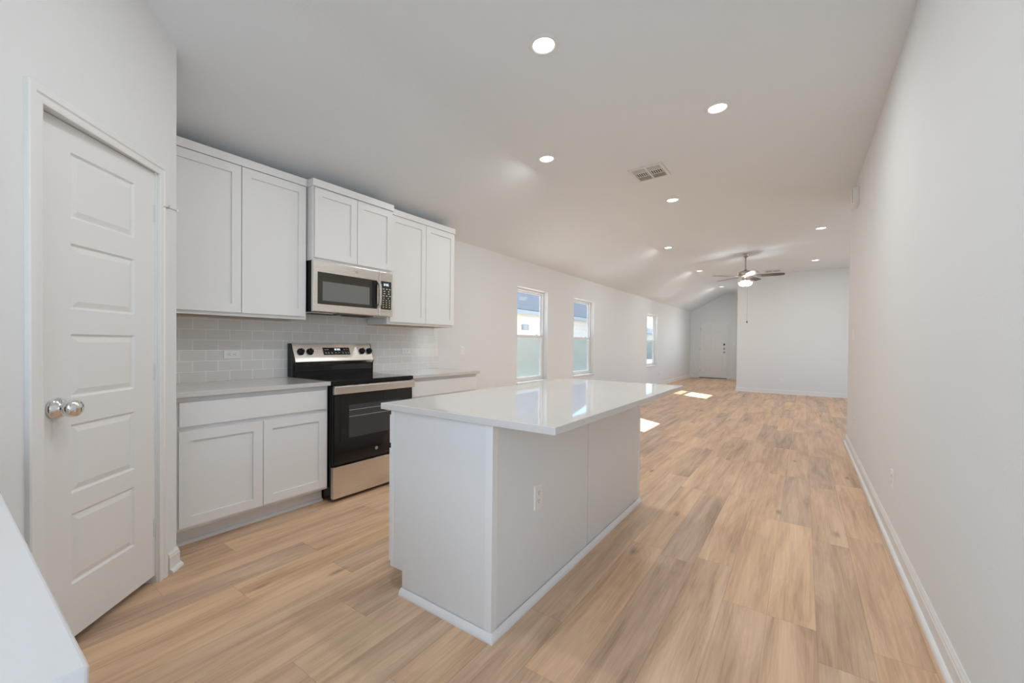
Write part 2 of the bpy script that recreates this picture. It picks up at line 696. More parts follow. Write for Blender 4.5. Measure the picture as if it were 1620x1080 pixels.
def wall_strip(name, o, u, n, length, holes, thick=0.14, top=None, z0=0.0, mat='wall'):
    """wall face along u from o, thickness away from n; holes = [(s0,s1,z0,z1)]"""
    mb = MB()
    hs = sorted(holes)
    s = 0.0
    tp = top if top else 3.2
    for a, b, za, zb in hs:
        if a > s:
            mb.obox(o, u, n, s, a, -thick, 0, z0, tp, mat)
        if za > z0 + 0.001:
            mb.obox(o, u, n, a, b, -thick, 0, z0, za, mat)
        mb.obox(o, u, n, a, b, -thick, 0, zb, tp, mat)
        s = b
    if s < length:
        mb.obox(o, u, n, s, length, -thick, 0, z0, tp, mat)
    return struct(mb, name)


WIN = [(3.390, 4.294), (5.259, 6.177), (9.717, 10.694)]
WZ0, WZ1 = 0.593, 2.072
wall_strip('wall_left', (0, -2.6, 0), (0, 1, 0), (1, 0, 0), YF + 0.14 + 2.6, [(a + 2.6, b + 2.6, WZ0, WZ1) for a, b in WIN], 0.14, 2.56)
wall_strip('wall_right', (WR, -2.45, 0), (0, 1, 0), (-1, 0, 0), YE + 2.45, [], 0.13, 3.10)
wall_strip('wall_living_end', (XL, YL, 0), (1, 0, 0), (0, -1, 0), XRR - XL, [], 0.13, 3.14)
wall_strip('wall_entry_side', (XL, YL + 0.13, 0), (0, 1, 0), (-1, 0, 0), YF - YL - 0.13, [(1.0, 2.6, 0.8, 2.1)], 0.12, 3.14)  # side opening added to let fill light into the entry
FD0, FD1, FDT = 0.335, 1.265, 2.06
wall_strip('wall_entry', (0, YF, 0), (1, 0, 0), (0, -1, 0), XL + 0.12, [(FD0, FD1, 0.0, FDT)], 0.14, 3.16)
wall_strip('wall_living_right', (XRR, YE - 0.13, 0), (0, 1, 0), (-1, 0, 0), YL - YE + 0.26, [(1.75, 4.25, 0.6, 2.2)], 0.14, 3.16)  # unseen opening added for the living room fill light
wall_strip('wall_living_near', (WR + 0.13, YE, 0), (1, 0, 0), (0, 1, 0), XRR - WR - 0.13, [], 0.13, 3.14)
wall_strip('wall_back', (0, YB, 0), (1, 0, 0), (0, 1, 0), WR + 0.13, [(1.68, 2.82, 1.13, 2.12), (3.08, 3.90, 0.0, 2.05)], 0.13, 3.10)
# pantry enclosure: return beside the cabinets and the 45 degree face with the door
wall_strip('wall_pantry_return', (0, PC.y, 0), (1, 0, 0), (0, 1, 0), PC.x - 0.04, [], 0.11, 2.75)
PD0, PD1, PDT = 0.140, 0.767, 2.048
plen = (YB - 0.05 - PC.y) / DG.y
o3 = Vector((PC.x, PC.y, 0))
d3 = Vector((DG.x, DG.y, 0))
n3 = Vector((NG.x, NG.y, 0))
wall_strip('wall_pantry', o3, d3, n3, plen, [(PD0, PD1, 0.0, PDT)], 0.115, 3.04)
# plaster bead closing the sharp pantry corner
mb = MB().prism([(PC.x, PC.y, 0), (PC.x - 0.09, PC.y, 0), (PC.x - 0.09, PC.y - 0.08, 0), (PC.x - 0.0805, PC.y - 0.0835, 0)], (0, 0, 2.74), 'wall')
struct(mb, 'wall_pantry_corner')

# ------------------------------------------------------------------ baseboards
BB = [(0, 0), (0.030, 0), (0.0295, 0.006), (0.026, 0.013), (0.020, 0.018), (0.014, 0.0195), (0.014, 0.078), (0.011, 0.084), (0.011, 0.090), (0.007, 0.098), (0.0035, 0.106), (0, 0.106)]


def baseboard(name, path, side):
    return struct(MB().sweep(BB, path, side, 'trim'), name)


baseboard('baseboard_right', [(WR, -2.3), (WR, YE), (WR + 1.2, YE)], 1)
baseboard('baseboard_left', [(0, 1.72), (0, YF), (FD0 - 0.062, YF)], -1)
baseboard('baseboard_entry', [(FD1 + 0.062, YF), (XL, YF), (XL, YL), (XRR, YL)], -1)
a = o3 + d3 * 0.0
p1 = o3 + d3 * 0.078
baseboard('baseboard_pantry', [(PC.x - 0.10, PC.y), (PC.x, PC.y), (p1.x, p1.y)], 1)
p2 = o3 + d3 * 0.83
p3 = o3 + d3 * 0.99
baseboard('baseboard_pantry_far', [(p2.x, p2.y), (p3.x, p3.y)], 1)

# ------------------------------------------------------------------ windows


def window(idx, y0, y1):
    root = thing('window_%d' % idx, (0, (y0 + y1) / 2, WZ0), kind='structure')
    zs = WZ0 + 0.012
    # white sill board
    MB().box(-0.105, 0.022, y0 - 0.0, y1 + 0.0, WZ0 + 0.0005, zs + 0.010, 'sill').make('window_sill', root, 0.003)
    zs += 0.010
    xo0, xo1 = -0.136, -0.075
    fr = MB()
    w = 0.035
    fr.box(xo0, xo1, y0, y0 + w, zs, WZ1, 'vinyl')
    fr.box(xo0, xo1, y1 - w, y1, zs, WZ1, 'vinyl')
    fr.box(xo0, xo1, y0 + w, y1 - w, WZ1 - w, WZ1, 'vinyl')
    fr.box(xo0, xo1, y0 + w, y1 - w, zs, zs + 0.03, 'vinyl')
    fr.make('window_frame', root, 0.002)
    zm = 1.315
    b = 0.032
    # upper sash fixed outside, lower sash inside
    up = MB()
    for (ya, yb, za, zb) in ((y0 + w, y0 + w + b * 0.7, zm, WZ1 - w), (y1 - w - b * 0.7, y1 - w, zm, WZ1 - w), (y0 + w + b * 0.7, y1 - w - b * 0.7, WZ1 - w - 0.02, WZ1 - w), (y0 + w + b * 0.7, y1 - w - b * 0.7, zm - 0.012, zm + 0.022)):
        up.box(-0.130, -0.108, ya, yb, za, zb, 'vinyl')
    us = up.make('sash', root, 0.0015)
    MB().add([(-0.119, y0 + w + b * 0.7, zm + 0.022), (-0.119, y1 - w - b * 0.7, zm + 0.022), (-0.119, y1 - w - b * 0.7, WZ1 - w - 0.02), (-0.119, y0 + w + b * 0.7, WZ1 - w - 0.02)], [(0, 1, 2, 3)], 'glass').make('pane', us)
    lo = MB()
    zb0 = zs + 0.03
    for (ya, yb, za, zb) in ((y0 + w, y0 + w + b, zb0, zm + 0.03), (y1 - w - b, y1 - w, zb0, zm + 0.03), (y0 + w + b, y1 - w - b, zb0, zb0 + 0.035), (y0 + w + b, y1 - w - b, zm - 0.008, zm + 0.03)):
        lo.box(-0.104, -0.078, ya, yb, za, zb, 'vinyl')
    ls = lo.make('sash', root, 0.0015)
    MB().add([(-0.091, y0 + w + b, zb0 + 0.035), (-0.091, y1 - w - b, zb0 + 0.035), (-0.091, y1 - w - b, zm - 0.008), (-0.091, y0 + w + b, zm - 0.008)], [(0, 1, 2, 3)], 'glass').make('pane', ls)
    ym = y1 - w - b - 0.16
    MB().box(-0.100, -0.076, ym - 0.03, ym + 0.03, zm + 0.03, zm + 0.040, 'vinyl').box(-0.096, -0.070, ym - 0.008, ym + 0.03, zm + 0.040, zm + 0.050, 'vinyl').make('sash_lock', ls, 0.002)
    MB().add([(-0.135, y0 + w, zs + 0.03), (-0.135, y1 - w, zs + 0.03), (-0.135, y1 - w, zm), (-0.135, y0 + w, zm)], [(0, 1, 2, 3)], 'screen').make('insect_screen', root)


for i, (a_, b_) in enumerate(WIN):
    window(i + 1, a_, b_)


# ------------------------------------------------------------------ doors
def raised_panel(mb, o, u, n, s0, s1, z0, z1, d, mat, rim=0.02, dep=0.007):
    """routed panel in a face lying at depth d: sloping ogee down, then raised field"""
    o, u, n = Vector(o), Vector(u), Vector(n)
    rings = [(0.0, 0.0), (0.008, -dep), (0.012, -dep), (rim + 0.012, -0.0012)]
    vs, fs = [], []
    for ins, dd in rings:
        for s, z in ((s0 + ins, z0 + ins), (s1 - ins, z0 + ins), (s1 - ins, z1 - ins), (s0 + ins, z1 - ins)):
            vs.append(o + u * s + n * (d + dd) + Vector((0, 0, z)))
    for k in range(len(rings) - 1):
        for i in range(4):
            j = (i + 1) % 4
            fs.append((k * 4 + i, k * 4 + j, k * 4 + 4 + j, k * 4 + 4 + i))
    m = (len(rings) - 1) * 4
    fs.append((m, m + 1, m + 2, m + 3))
    mb.add(vs, fs, mat)


def panel_door(mb, o, u, n, w, z0, z1, t, cells, mat):
    """slab whose front face (depth 0) carries routed panels; cells=[(s0,s1,za,zb)]"""
    mb.obox(o, u, n, 0, w, -t, -0.009, z0, z1, mat)
    ss = sorted({0.0, w} | {c[0] for c in cells} | {c[1] for c in cells})
    zz = sorted({z0, z1} | {c[2] for c in cells} | {c[3] for c in cells})
    for i in range(len(ss) - 1):
        for j in range(len(zz) - 1):
            cs, cz = (ss[i] + ss[i + 1]) / 2, (zz[j] + zz[j + 1]) / 2
            if any(c[0] < cs < c[1] and c[2] < cz < c[3] for c in cells):
                continue
            mb.obox(o, u, n, ss[i], ss[i + 1], -0.009, 0, zz[j], zz[j + 1], mat)
    for c in cells:
        raised_panel(mb, o, u, n, c[0], c[1], c[2], c[3], 0.0, mat)


def casing(mb, o, u, n, s0, s1, zt, w=0.057, t=0.017):
    """stepped door casing round an opening"""
    prof = [(0, 0), (0, t * 0.65), (w * 0.12, t * 0.75), (w * 0.45, t * 0.72), (w * 0.55, t), (w * 0.92, t), (w, t * 0.8), (w, 0)]
    o, u, n = Vector(o), Vector(u), Vector(n)
    path = [((s0, 0.0), (-1, 0)), ((s0, zt), (-1, 1)), ((s1, zt), (1, 1)), ((s1, 0.0), (1, 0))]
    vs, fs = [], []
    for (s, z), (a, b) in path:
        for q, d in prof:
            vs.append(o + u * (s + a * q) + n * d + Vector((0, 0, z + b * q)))
    k = len(prof)
    for i in range(3):
        for j in range(k):
            j2 = (j + 1) % k
            fs.append((i * k + j, i * k + k + j, i * k + k + j2, i * k + j2))
    fs.append(tuple(range(k)))
    fs.append(tuple(range(3 * k, 4 * k)))
    mb.add(vs, fs, 'trim')


# pantry door casing and jambs
mb = MB()
casing(mb, o3, d3, n3, PD0 + 0.010, PD1 - 0.006, PDT - 0.022, 0.057)
struct(mb, 'trim_1')
mb = MB()
mb.obox(o3, d3, n3, PD0, PD0 + 0.016, -0.115, 0.0, 0, PDT, 'trim')
mb.obox(o3, d3, n3, PD1 - 0.012, PD1, -0.115, 0.0, 0, PDT, 'trim')
mb.obox(o3, d3, n3, PD0 + 0.016, PD1 - 0.012, -0.115, 0.0, PDT - 0.018, PDT, 'trim')
struct(mb, 'trim_2')
mb = MB().obox(o3, d3, n3, PD1 - 0.0135, PD1 - 0.0122, -0.075, -0.012, 0.900, 0.985, 'slot')
tag(mb.make('strike_plate'), 'dark strike plate on the pantry door jamb beside the round knob', 'strike plate')

ANG = -0.83
hd = Vector((math.cos(ANG), math.sin(ANG), 0))
hn = Vector((-math.sin(ANG), math.cos(ANG), 0))
HO = Vector((0.885, -1.071, 0)) + hd * 0.014
door = thing('door_1', (HO.x, HO.y, 0), kind='structure')
DW = 0.592
mb = MB()
cells = [(0.136, 0.455, z0, z1) for z0, z1 in ((0.248, 0.525), (0.605, 0.874), (0.979, 1.226), (1.322, 1.577), (1.674, 1.926))]
panel_door(mb, HO, hd, hn, DW, 0.038, 2.0275, 0.035, cells, 'trim')
slab = mb.make('door_panel', door)
# knob with rose
kc = HO + hd * 0.516 + Vector((0, 0, 0.9476))
mb = MB().lathe([(0.0, 0.0), (0.040, 0.0), (0.0415, 0.005), (0.039, 0.012), (0.030, 0.019), (0.021, 0.024), (0.0175, 0.032), (0.019, 0.037), (0.027, 0.041), (0.0325, 0.049), (0.0340, 0.058), (0.0325, 0.067), (0.0265, 0.075), (0.015, 0.080), (0.0, 0.082)], kc, hn, 'chrome', 40)
tag(mb.make('door_knob', door), 'polished round knob')
for hz in (1.826, 1.049, 0.275):
    mb = MB()
    b0 = HO - hd * 0.006 + hn * 0.006 + Vector((0, 0, hz - 0.043))
    for q in range(5):
        mb.lathe([(0.0055, 0.0005), (0.0055, 0.0165)], b0 + Vector((0, 0, 0.0172 * q)), (0, 0, 1), 'hinge', 12)
    mb.lathe([(0.0035, -0.003), (0.0035, 0.089)], b0, (0, 0, 1), 'hinge', 10)
    mb.obox(HO, hd, hn, 0.0, 0.018, 0.0, 0.0022, hz - 0.043, hz + 0.043, 'hinge')
    mb.obox(HO, hd, hn, -0.022, -0.012, 0.0, 0.0045, hz - 0.043, hz + 0.043, 'hinge')
    h = mb.make('hinge', door)
    if hz > 1.5:
        s = MB()
        c0 = b0 + Vector((0, 0, 0.090))
        e = (n3 * 0.6 - d3 * 0.8).normalized()
        s.lathe([(0.008, -0.001), (0.008, 0.004)], c0, (0, 0, 1), 'nickel', 12)
        s.tube(c0 + Vector((0, 0, 0.0015)), c0 + e * 0.045, 0.0028, 'nickel', 10)
        s.tube(c0 + e * 0.045, c0 + e * 0.075 + Vector((0, 0, -0.004)), 0.0028, 'nickel', 10)
        s.lathe([(0.007, 0), (0.007, 0.008)], c0 + e * 0.075 + Vector((0, 0, -0.004)), e, 'plastic', 12)
        s.tube(c0 + e * 0.045 + Vector((0, 0, -0.004)), c0 + e * 0.045 + Vector((0, 0, 0.012)), 0.003, 'nickel', 10)
        s.make('door_stop', h)

# front door
fd = thing('door_2', ((FD0 + FD1) / 2, YF, 0), kind='structure')
fo = Vector((FD0 + 0.026, YF + 0.004, 0))
w = FD1 - FD0 - 0.052
mb = MB()
cells = []
for s0, s1 in ((0.115, 0.375), (w - 0.375, w - 0.115)):
    cells += [(s0, s1, 0.26, 0.80), (s0, s1, 0.98, 1.52), (s0, s1, 1.68, 1.90)]
panel_door(mb, fo, (1, 0, 0), (0, -1, 0), w, 0.022, 2.034, 0.044, cells, 'trim')
mb.make('door_panel', fd)
kx = fo.x + w - 0.07
mb = MB().box(kx - 0.033, kx + 0.033, YF - 0.024, YF + 0.003, 1.16, 1.30, 'plastic')
lk = mb.make('keypad_lock', fd, 0.006)
MB().box(kx - 0.026, kx + 0.026, YF - 0.0265, YF - 0.0242, 1.215, 1.280, 'black_glass').make('keypad', lk)
mb = MB().lathe([(0, 0), (0.030, 0), (0.030, 0.010), (0.018, 0.014), (0.016, 0.024), (0, 0.025)], (kx, YF + 0.004, 1.095), (0, -1, 0), 'nickel', 24)
mb.make('thumb_turn', fd)
mb = MB().lathe([(0, 0), (0.032, 0), (0.031, 0.008), (0.013, 0.014), (0.012, 0.032), (0.024, 0.040), (0.028, 0.052), (0.023, 0.064), (0, 0.069)], (kx, YF + 0.004, 0.965), (0, -1, 0), 'nickel', 24)
mb.make('door_knob', fd)
for hz in (1.83, 1.08, 0.27):
    MB().lathe([(0.007, 0), (0.007, 0.09)], (FD0 + 0.023, YF - 0.006, hz - 0.045), (0, 0, 1), 'nickel', 10).make('hinge', fd)
MB().box(FD0, FD1, YF - 0.030, YF + 0.12, 0.0, 0.019, 'rubber').make('threshold', fd, 0.004)
mb = MB()
casing(mb, (0, YF, 0), (1, 0, 0), (0, -1, 0), FD0 + 0.012, FD1 - 0.012, FDT - 0.012)
struct(mb, 'trim_3')
mb = MB()
mb.box(FD0, FD0 + 0.022, YF, YF + 0.14, 0.019, FDT, 'trim')
mb.box(FD1 - 0.022, FD1, YF, YF + 0.14, 0.019, FDT, 'trim')
mb.box(FD0 + 0.022, FD1 - 0.022, YF, YF + 0.14, FDT - 0.022, FDT, 'trim')
struct(mb, 'trim_4')


# ------------------------------------------------------------------ cabinets
def shaker(mb, o, u, n, s0, s1, z0, z1, t=0.020, rail=0.058, mat='cab'):
    """shaker door standing on plane d=0, front at d=t, recessed flat panel"""
    e = 0.0
    mb.obox(o, u, n, s0, s0 + rail, 0, t, z0, z1, mat, e)
    mb.obox(o, u, n, s1 - rail, s1, 0, t, z0, z1, mat, e)
    mb.obox(o, u, n, s0 + rail, s1 - rail, 0, t, z0, z0 + rail, mat, e)
    mb.obox(o, u, n, s0 + rail, s1 - rail, 0, t, z1 - rail, z1, mat, e)
    mb.obox(o, u, n, s0 + rail, s1 - rail, 0, t - 0.010, z0 + rail, z1 - rail, mat)


CROWN = [(0, 0), (0.012, 0), (0.014, 0.007), (0.011, 0.010), (0.013, 0.014), (0.022, 0.017), (0.021, 0.021), (0.026, 0.027), (0.036, 0.035), (0.048, 0.040), (0.056, 0.0415), (0.055, 0.0445), (0.062, 0.046), (0.062, 0.056), (0, 0.056)]


def wall_cabinet(y0, y1, z0, z1, depth, doors, label, crown_path, ends):
    t = thing('wall_cabinet', (depth / 2, (y0 + y1) / 2, z0), label, 'wall cabinet', 'white shaker wall cabinets above the counters')
    mb = MB()
    # box with a recessed raw wood underside behind the face frame
    mb.box(0.002, depth - 0.02, y0, y1, z0 + 0.010, z1, 'cab')
    mb.box(depth - 0.02, depth, y0, y1, z0, z1, 'cab')
    mb.box(0.002, depth - 0.02, y0, y0 + 0.014, z0, z0 + 0.010, 'cab')
    mb.box(0.002, depth - 0.02, y1 - 0.014, y1, z0, z0 + 0.010, 'cab')
    mb.box(0.004, depth - 0.022, y0 + 0.016, y1 - 0.016, z0 + 0.006, z0 + 0.0098, 'ply')
    mb.make('cabinet_box', t, 0.001, 1)
    for s0, s1, za, zb in doors:
        mb = MB()
        shaker(mb, (depth, 0, 0), (0, 1, 0), (1, 0, 0), s0, s1, za, zb)
        mb.make('door', t)
    mb = MB()
    mb.sweep([(o, z1 - 0.004 + z) for o, z in CROWN], crown_path, -1, 'cab')
    mb.make('crown_moulding', t)
    return t


ZU0, ZU1 = 1.378, 2.424
wall_cabinet(-0.932, -0.0045, ZU0, ZU1, 0.302, [(-0.915, -0.4735, 1.402, 2.413), (-0.4685, -0.017, 1.402, 2.413)],
             'tall two-door white wall cabinet between pantry wall and microwave', [(0.320, -0.932), (0.320, -0.006)][::-1], 0)
wall_cabinet(0.002, 0.766, 1.846, ZU1, 0.380, [(0.0125, 0.3845, 1.866, 2.408), (0.3895, 0.7545, 1.866, 2.408)],
             'short two-door white wall cabinet standing proud directly above the microwave', [(0.0, -0.004), (0.398, -0.004), (0.398, 0.772), (0.0, 0.772)][::-1], 2)
wall_cabinet(0.7725, 1.683, ZU0, ZU1, 0.302, [(0.795, 1.2435, 1.402, 2.413), (1.2485, 1.668, 1.402, 2.413)],
             'tall two-door white wall cabinet between microwave and the open wall', [(0.320, 0.774), (0.320, 1.684), (0.0, 1.684)][::-1], 1)


def base_cabinet(y0, y1, label, split, end=False):
    t = thing('base_cabinet', (0.3, (y0 + y1) / 2, 0), label, 'base cabinet', 'white base cabinets beside the range')
    mb = MB()
    mb.box(0.002, 0.610, y0, y1, 0.105, 0.8795, 'cab')
    mb.make('cabinet_box', t, 0.001, 1)
    MB().box(0.002, 0.535, y0, y1, 0.0, 0.105, 'cab').make('toe_kick', t)
    qr = [(0, 0), (0.019, 0), (0.0185, 0.006), (0.014, 0.014), (0.006, 0.0185), (0, 0.019)]
    p = [(0.535, y0), (0.535, y1)]
    MB().sweep(qr, p, -1, 'cab').make('shoe_moulding', t)
    mb = MB()
    mb.obox((0.610, 0, 0), (0, 1, 0), (1, 0, 0), y0 + 0.018, y1 - 0.018, 0, 0.020, 0.7087, 0.850, 'cab', 0.0015)
    mb.make('drawer', t)
    for s0, s1 in ((y0 + 0.018, split - 0.002), (split + 0.002, y1 - 0.018)):
        mb = MB()
        shaker(mb, (0.610, 0, 0), (0, 1, 0), (1, 0, 0), s0, s1, 0.127, 0.683)
        mb.make('door', t)
    return t


base_cabinet(-0.930, -0.004, 'white base cabinet with one wide drawer over two doors, next to pantry wall', -0.463)
base_cabinet(0.780, 1.722, 'white base cabinet right of the range, largely hidden by the island', 1.25)

mb = MB().box(0.0, 0.651, PC.y + 0.004, -0.0005, 0.8798, 0.9098, 'quartz')
tag(mb.make('countertop', bevel=0.003), 'white quartz countertop left of the range, running to the pantry wall', 'countertop')
mb = MB().box(0.0, 0.651, 0.777, 1.737, 0.8798, 0.9098, 'quartz')
tag(mb.make('countertop', bevel=0.003), 'short white quartz countertop right of the range, ending past the tiles', 'countertop')
mb = MB().box(0.0004, 0.008, PC.y + 0.003, 1.738, 0.9102, 1.376, 'tile')
mb.box(0.0004, 0.008, 0.004, 0.768, 1.376, 1.444, 'tile')
mb.box(0.0004, 0.008, 0.004, 0.768, 0.60, 0.9102, 'wall')
tag(mb.make('backsplash'), 'grey subway tile backsplash with pale grout behind the range and counters', 'backsplash')

# ------------------------------------------------------------------ range
R0, R1 = 0.003, 0.769
rg = thing('electric_range', (0.35, 0.386, 0), 'freestanding stainless electric range with black glass top and oven door', 'range')
mb = MB()
mb.box(0.03, 0.640, R0 + 0.002, R1 - 0.002, 0.028, 0.9, 'black')
mb.box(0.06, 0.560, R0 + 0.03, R1 - 0.03, 0.012, 0.028, 'black')
mb.make('range_body', rg, 0.002)
for fx in (0.10, 0.58):
    for fy in (R0 + 0.05, R1 - 0.05):
        MB().lathe([(0.016, 0), (0.018, 0.006), (0.012, 0.010), (0.012, 0.028)], (fx, fy, 0), (0, 0, 1), 'rubber', 16).make('foot', rg)
mb = MB()
mb.box(0.075, 0.678, R0, R1, 0.881, 0.9105, 'black')
mb.box(0.085, 0.668, R0 + 0.010, R1 - 0.010, 0.9105, 0.9135, 'black_glass')
ct = mb.make('cooktop', rg, 0.003)
for cx_, cy_, r_ in ((0.24, 0.20, 0.085), (0.52, 0.20, 0.11), (0.24, 0.57, 0.085), (0.50, 0.57, 0.11)):
    mb = MB()
    for rr in (r_, r_ * 0.62):
        vs, fs = [], []
        for i in range(48):
            t = 2 * PI * i / 48
            for q in (rr, rr - 0.0022):
                vs.append((cx_ + q * math.cos(t), cy_ + q * math.sin(t), 0.9137))
        for i in range(48):
            j = (i + 1) % 48
            fs.append((2 * i, 2 * j, 2 * j + 1, 2 * i + 1))
        mb.add(vs, fs, 'burner')
    mb.make('burner_ring', ct)
# backguard: black riser and slanted stainless console
mb = MB().box(0.012, 0.095, R0, R1, 0.9, 1.012, 'black')
mb.box(0.095, 0.101, R0 + 0.012, R1 - 0.012, 0.955, 1.003, 'black_glass')
mb.make('backguard_riser', rg, 0.002)
prof = [(0.055, 1.189), (0.118, 1.043), (0.120, 1.036), (0.094, 1.010), (0.050, 1.010), (0.045, 1.189)]
mb = MB().prism([(x, R0 + 0.008, z) for x, z in prof], (0, R1 - R0 - 0.014, 0), 'steel')
con = mb.make('control_console', rg, 0.0012)
for ya, yb in ((R0 - 0.004, R0 + 0.008), (R1 - 0.006, R1 + 0.004)):
    sd = MB().prism([(0.010, ya, 0.912), (0.096, ya, 0.912), (0.098, ya, 1.008), (0.110, ya, 1.030), (0.108, ya, 1.045), (0.050, ya, 1.190), (0.010, ya, 1.190)], (0, yb - ya, 0), 'black')
    sd.make('console_end_cap', rg, 0.001)
cu = (Vector((0.055, 0, 1.189)) - Vector((0.118, 0, 1.043)))
clen = cu.length
cu.normalize()
cn = Vector((cu.z, 0, -cu.x)).normalized()
cb0 = Vector((0.118, 0, 1.043))


def on_console(y, s, d=0.0):
    q = cb0 + cu * s + cn * d
    return Vector((q.x, y, q.z))


for ky in (0.070, 0.149, 0.655, 0.733):
    b0 = on_console(ky, 0.083)
    mb = MB().lathe([(0.030, 0.0), (0.030, 0.004), (0.0245, 0.007), (0.0225, 0.026), (0.019, 0.029), (0, 0.029)], b0, cn, 'black', 28)
    up = cu
    sdv = Vector((0, 1, 0))
    q = [b0 + cn * 0.028 + up * a_ * 0.021 + sdv * b_ * 0.0045 for a_, b_ in ((-1, -1), (1, -1), (1, 1), (-1, 1))]
    mb.prism(q, cn * 0.012, 'black')
    kn = mb.make('burner_knob', rg, 0.0012)
    q = [b0 + cn * 0.0402 + up * a_ * 0.019 + sdv * b_ * 0.0012 for a_, b_ in ((0.3, -1), (1, -1), (1, 1), (0.3, 1))]
    MB().prism(q, cn * 0.0006, 'mark').make('knob_pointer', kn)
# display slanted panel
y0_, y1_ = 0.268, 0.526
q = [on_console(y0_, 0.052, 0.0002), on_console(y1_, 0.052, 0.0002), on_console(y1_, 0.120, 0.0002), on_console(y0_, 0.120, 0.0002)]
dsp = MB().prism(q, cn * 0.0022, 'black_glass').make('display_panel', rg)


def seg_digits(mb, org, right, up, nrm, h, text, mat, gap=0.68):
    segs = {'0': 'abcdef', '1': 'bc', '2': 'abged', '3': 'abgcd', '4': 'fgbc', '5': 'afgcd', '6': 'afgedc', '7': 'abc', '8': 'abcdefg', '9': 'abcdfg'}
    wd, th = h * 0.52, h * 0.13
    pos = 0.0

    def bar(x0, x1, z0, z1):
        p = [org + right * x0 + up * z0, org + right * x1 + up * z0, org + right * x1 + up * z1, org + right * x0 + up * z1]
        mb.prism(p, nrm * 0.0005, mat)
    for ch in text:
        if ch == ':':
            bar(pos, pos + th, h * 0.25, h * 0.25 + th)
            bar(pos, pos + th, h * 0.68, h * 0.68 + th)
            pos += h * 0.3
            continue
        for s in segs[ch]:
            if s == 'a':
                bar(pos, pos + wd, h - th, h)
            elif s == 'g':
                bar(pos, pos + wd, h / 2 - th / 2, h / 2 + th / 2)
            elif s == 'd':
                bar(pos, pos + wd, 0, th)
            elif s == 'b':
                bar(pos + wd - th, pos + wd, h / 2, h)
            elif s == 'c':
                bar(pos + wd - th, pos + wd, 0, h / 2)
            elif s == 'f':
                bar(pos, pos + th, h / 2, h)
            elif s == 'e':
                bar(pos, pos + th, 0, h / 2)
        pos += h * gap + th


mb = MB()
seg_digits(mb, on_console(0.372, 0.093, 0.0026), Vector((0, 1, 0)), cu, cn, 0.018, '12:05', 'digits')
mb.make('clock_digits', dsp)
mb = MB()
for yy, ss, w_ in ((0.283, 0.098, 0.014), (0.305, 0.100, 0.016), (0.468, 0.100, 0.014), (0.497, 0.100, 0.012), (0.286, 0.064, 0.012), (0.312, 0.064, 0.012), (0.342, 0.064, 0.012), (0.378, 0.068, 0.014), (0.410, 0.068, 0.012), (0.450, 0.064, 0.012), (0.478, 0.064, 0.012), (0.504, 0.064, 0.012)):
    for k_ in range(2 if ss < 0.066 else 1):
        s_ = ss + 0.008 * k_
        q = [on_console(yy, s_, 0.0026), on_console(yy + w_ * (1 - 0.35 * k_), s_, 0.0026), on_console(yy + w_ * (1 - 0.35 * k_), s_ + 0.004, 0.0026), on_console(yy, s_ + 0.004, 0.0026)]
        mb.prism(q, cn * 0.0004, 'mark')
mb.make('key_marking', dsp)
# oven door
od = MB()
od.box(0.645, 0.668, R0 + 0.004, R1 - 0.004, 0.278, 0.878, 'black')
od.box(0.668, 0.6735, R0 + 0.012, R1 - 0.012, 0.282, 0.806, 'black_glass')
dr = od.make('oven_door', rg, 0.002)
wy0, wy1, wz0, wz1 = 0.135, 0.628, 0.470, 0.722
wn_ = MB().box(0.6735, 0.6742, wy0, wy1, wz0, wz1, 'oven_glass').make('oven_window', dr)
mb = MB()
for zz in (0.632, 0.682):
    mb.tube((0.6744, wy0 + 0.002, zz), (0.6744, wy1 - 0.002, zz), 0.0015, 'rack', 8)
mb.make('oven_rack', dr)
hb = MB()
hb.box(0.668, 0.700, R0 - 0.002, R1 + 0.002, 0.812, 0.872, 'steel')
hdl = hb.make('door_handle', dr, 0.006, 3)
mb = MB()
for k_ in range(4):
    mb.box(0.676, 0.690, R0 - 0.0026, R0 - 0.0018, 0.821 + k_ * 0.0125, 0.828 + k_ * 0.0125, 'slot')
mb.make('handle_end_vent', hdl)
mb = MB()
mb.box(0.6685, 0.690, R0 + 0.006, R1 - 0.006, 0.872, 0.8755, 'steel')
for ya in (0.165, 0.255, 0.315, 0.43, 0.495, 0.585):
    mb.box(0.6690, 0.6905, ya, ya + 0.042, 0.8745, 0.8775, 'slot')
mb.make('vent_strip', dr)
# round emblem on the glass
mb = MB().lathe([(0.014, 0), (0.014, 0.0008), (0.0115, 0.001), (0.0115, 0.0005), (0, 0.0005)], (0.6735, 0.387, 0.343), (1, 0, 0), 'badge', 28, False)
for yy, zz, w_, h_ in ((0.383, 0.343, 0.0016, 0.006), (0.387, 0.343, 0.0016, 0.006), (0.391, 0.343, 0.0016, 0.006)):
    mb.box(0.674, 0.6747, yy - w_, yy + w_, zz - h_, zz + h_, 'badge')
mb.make('emblem', dr)
MB().box(0.640, 0.6755, R0 + 0.003, R1 - 0.003, 0.028, 0.266, 'steel').make('storage_drawer', rg, 0.003)

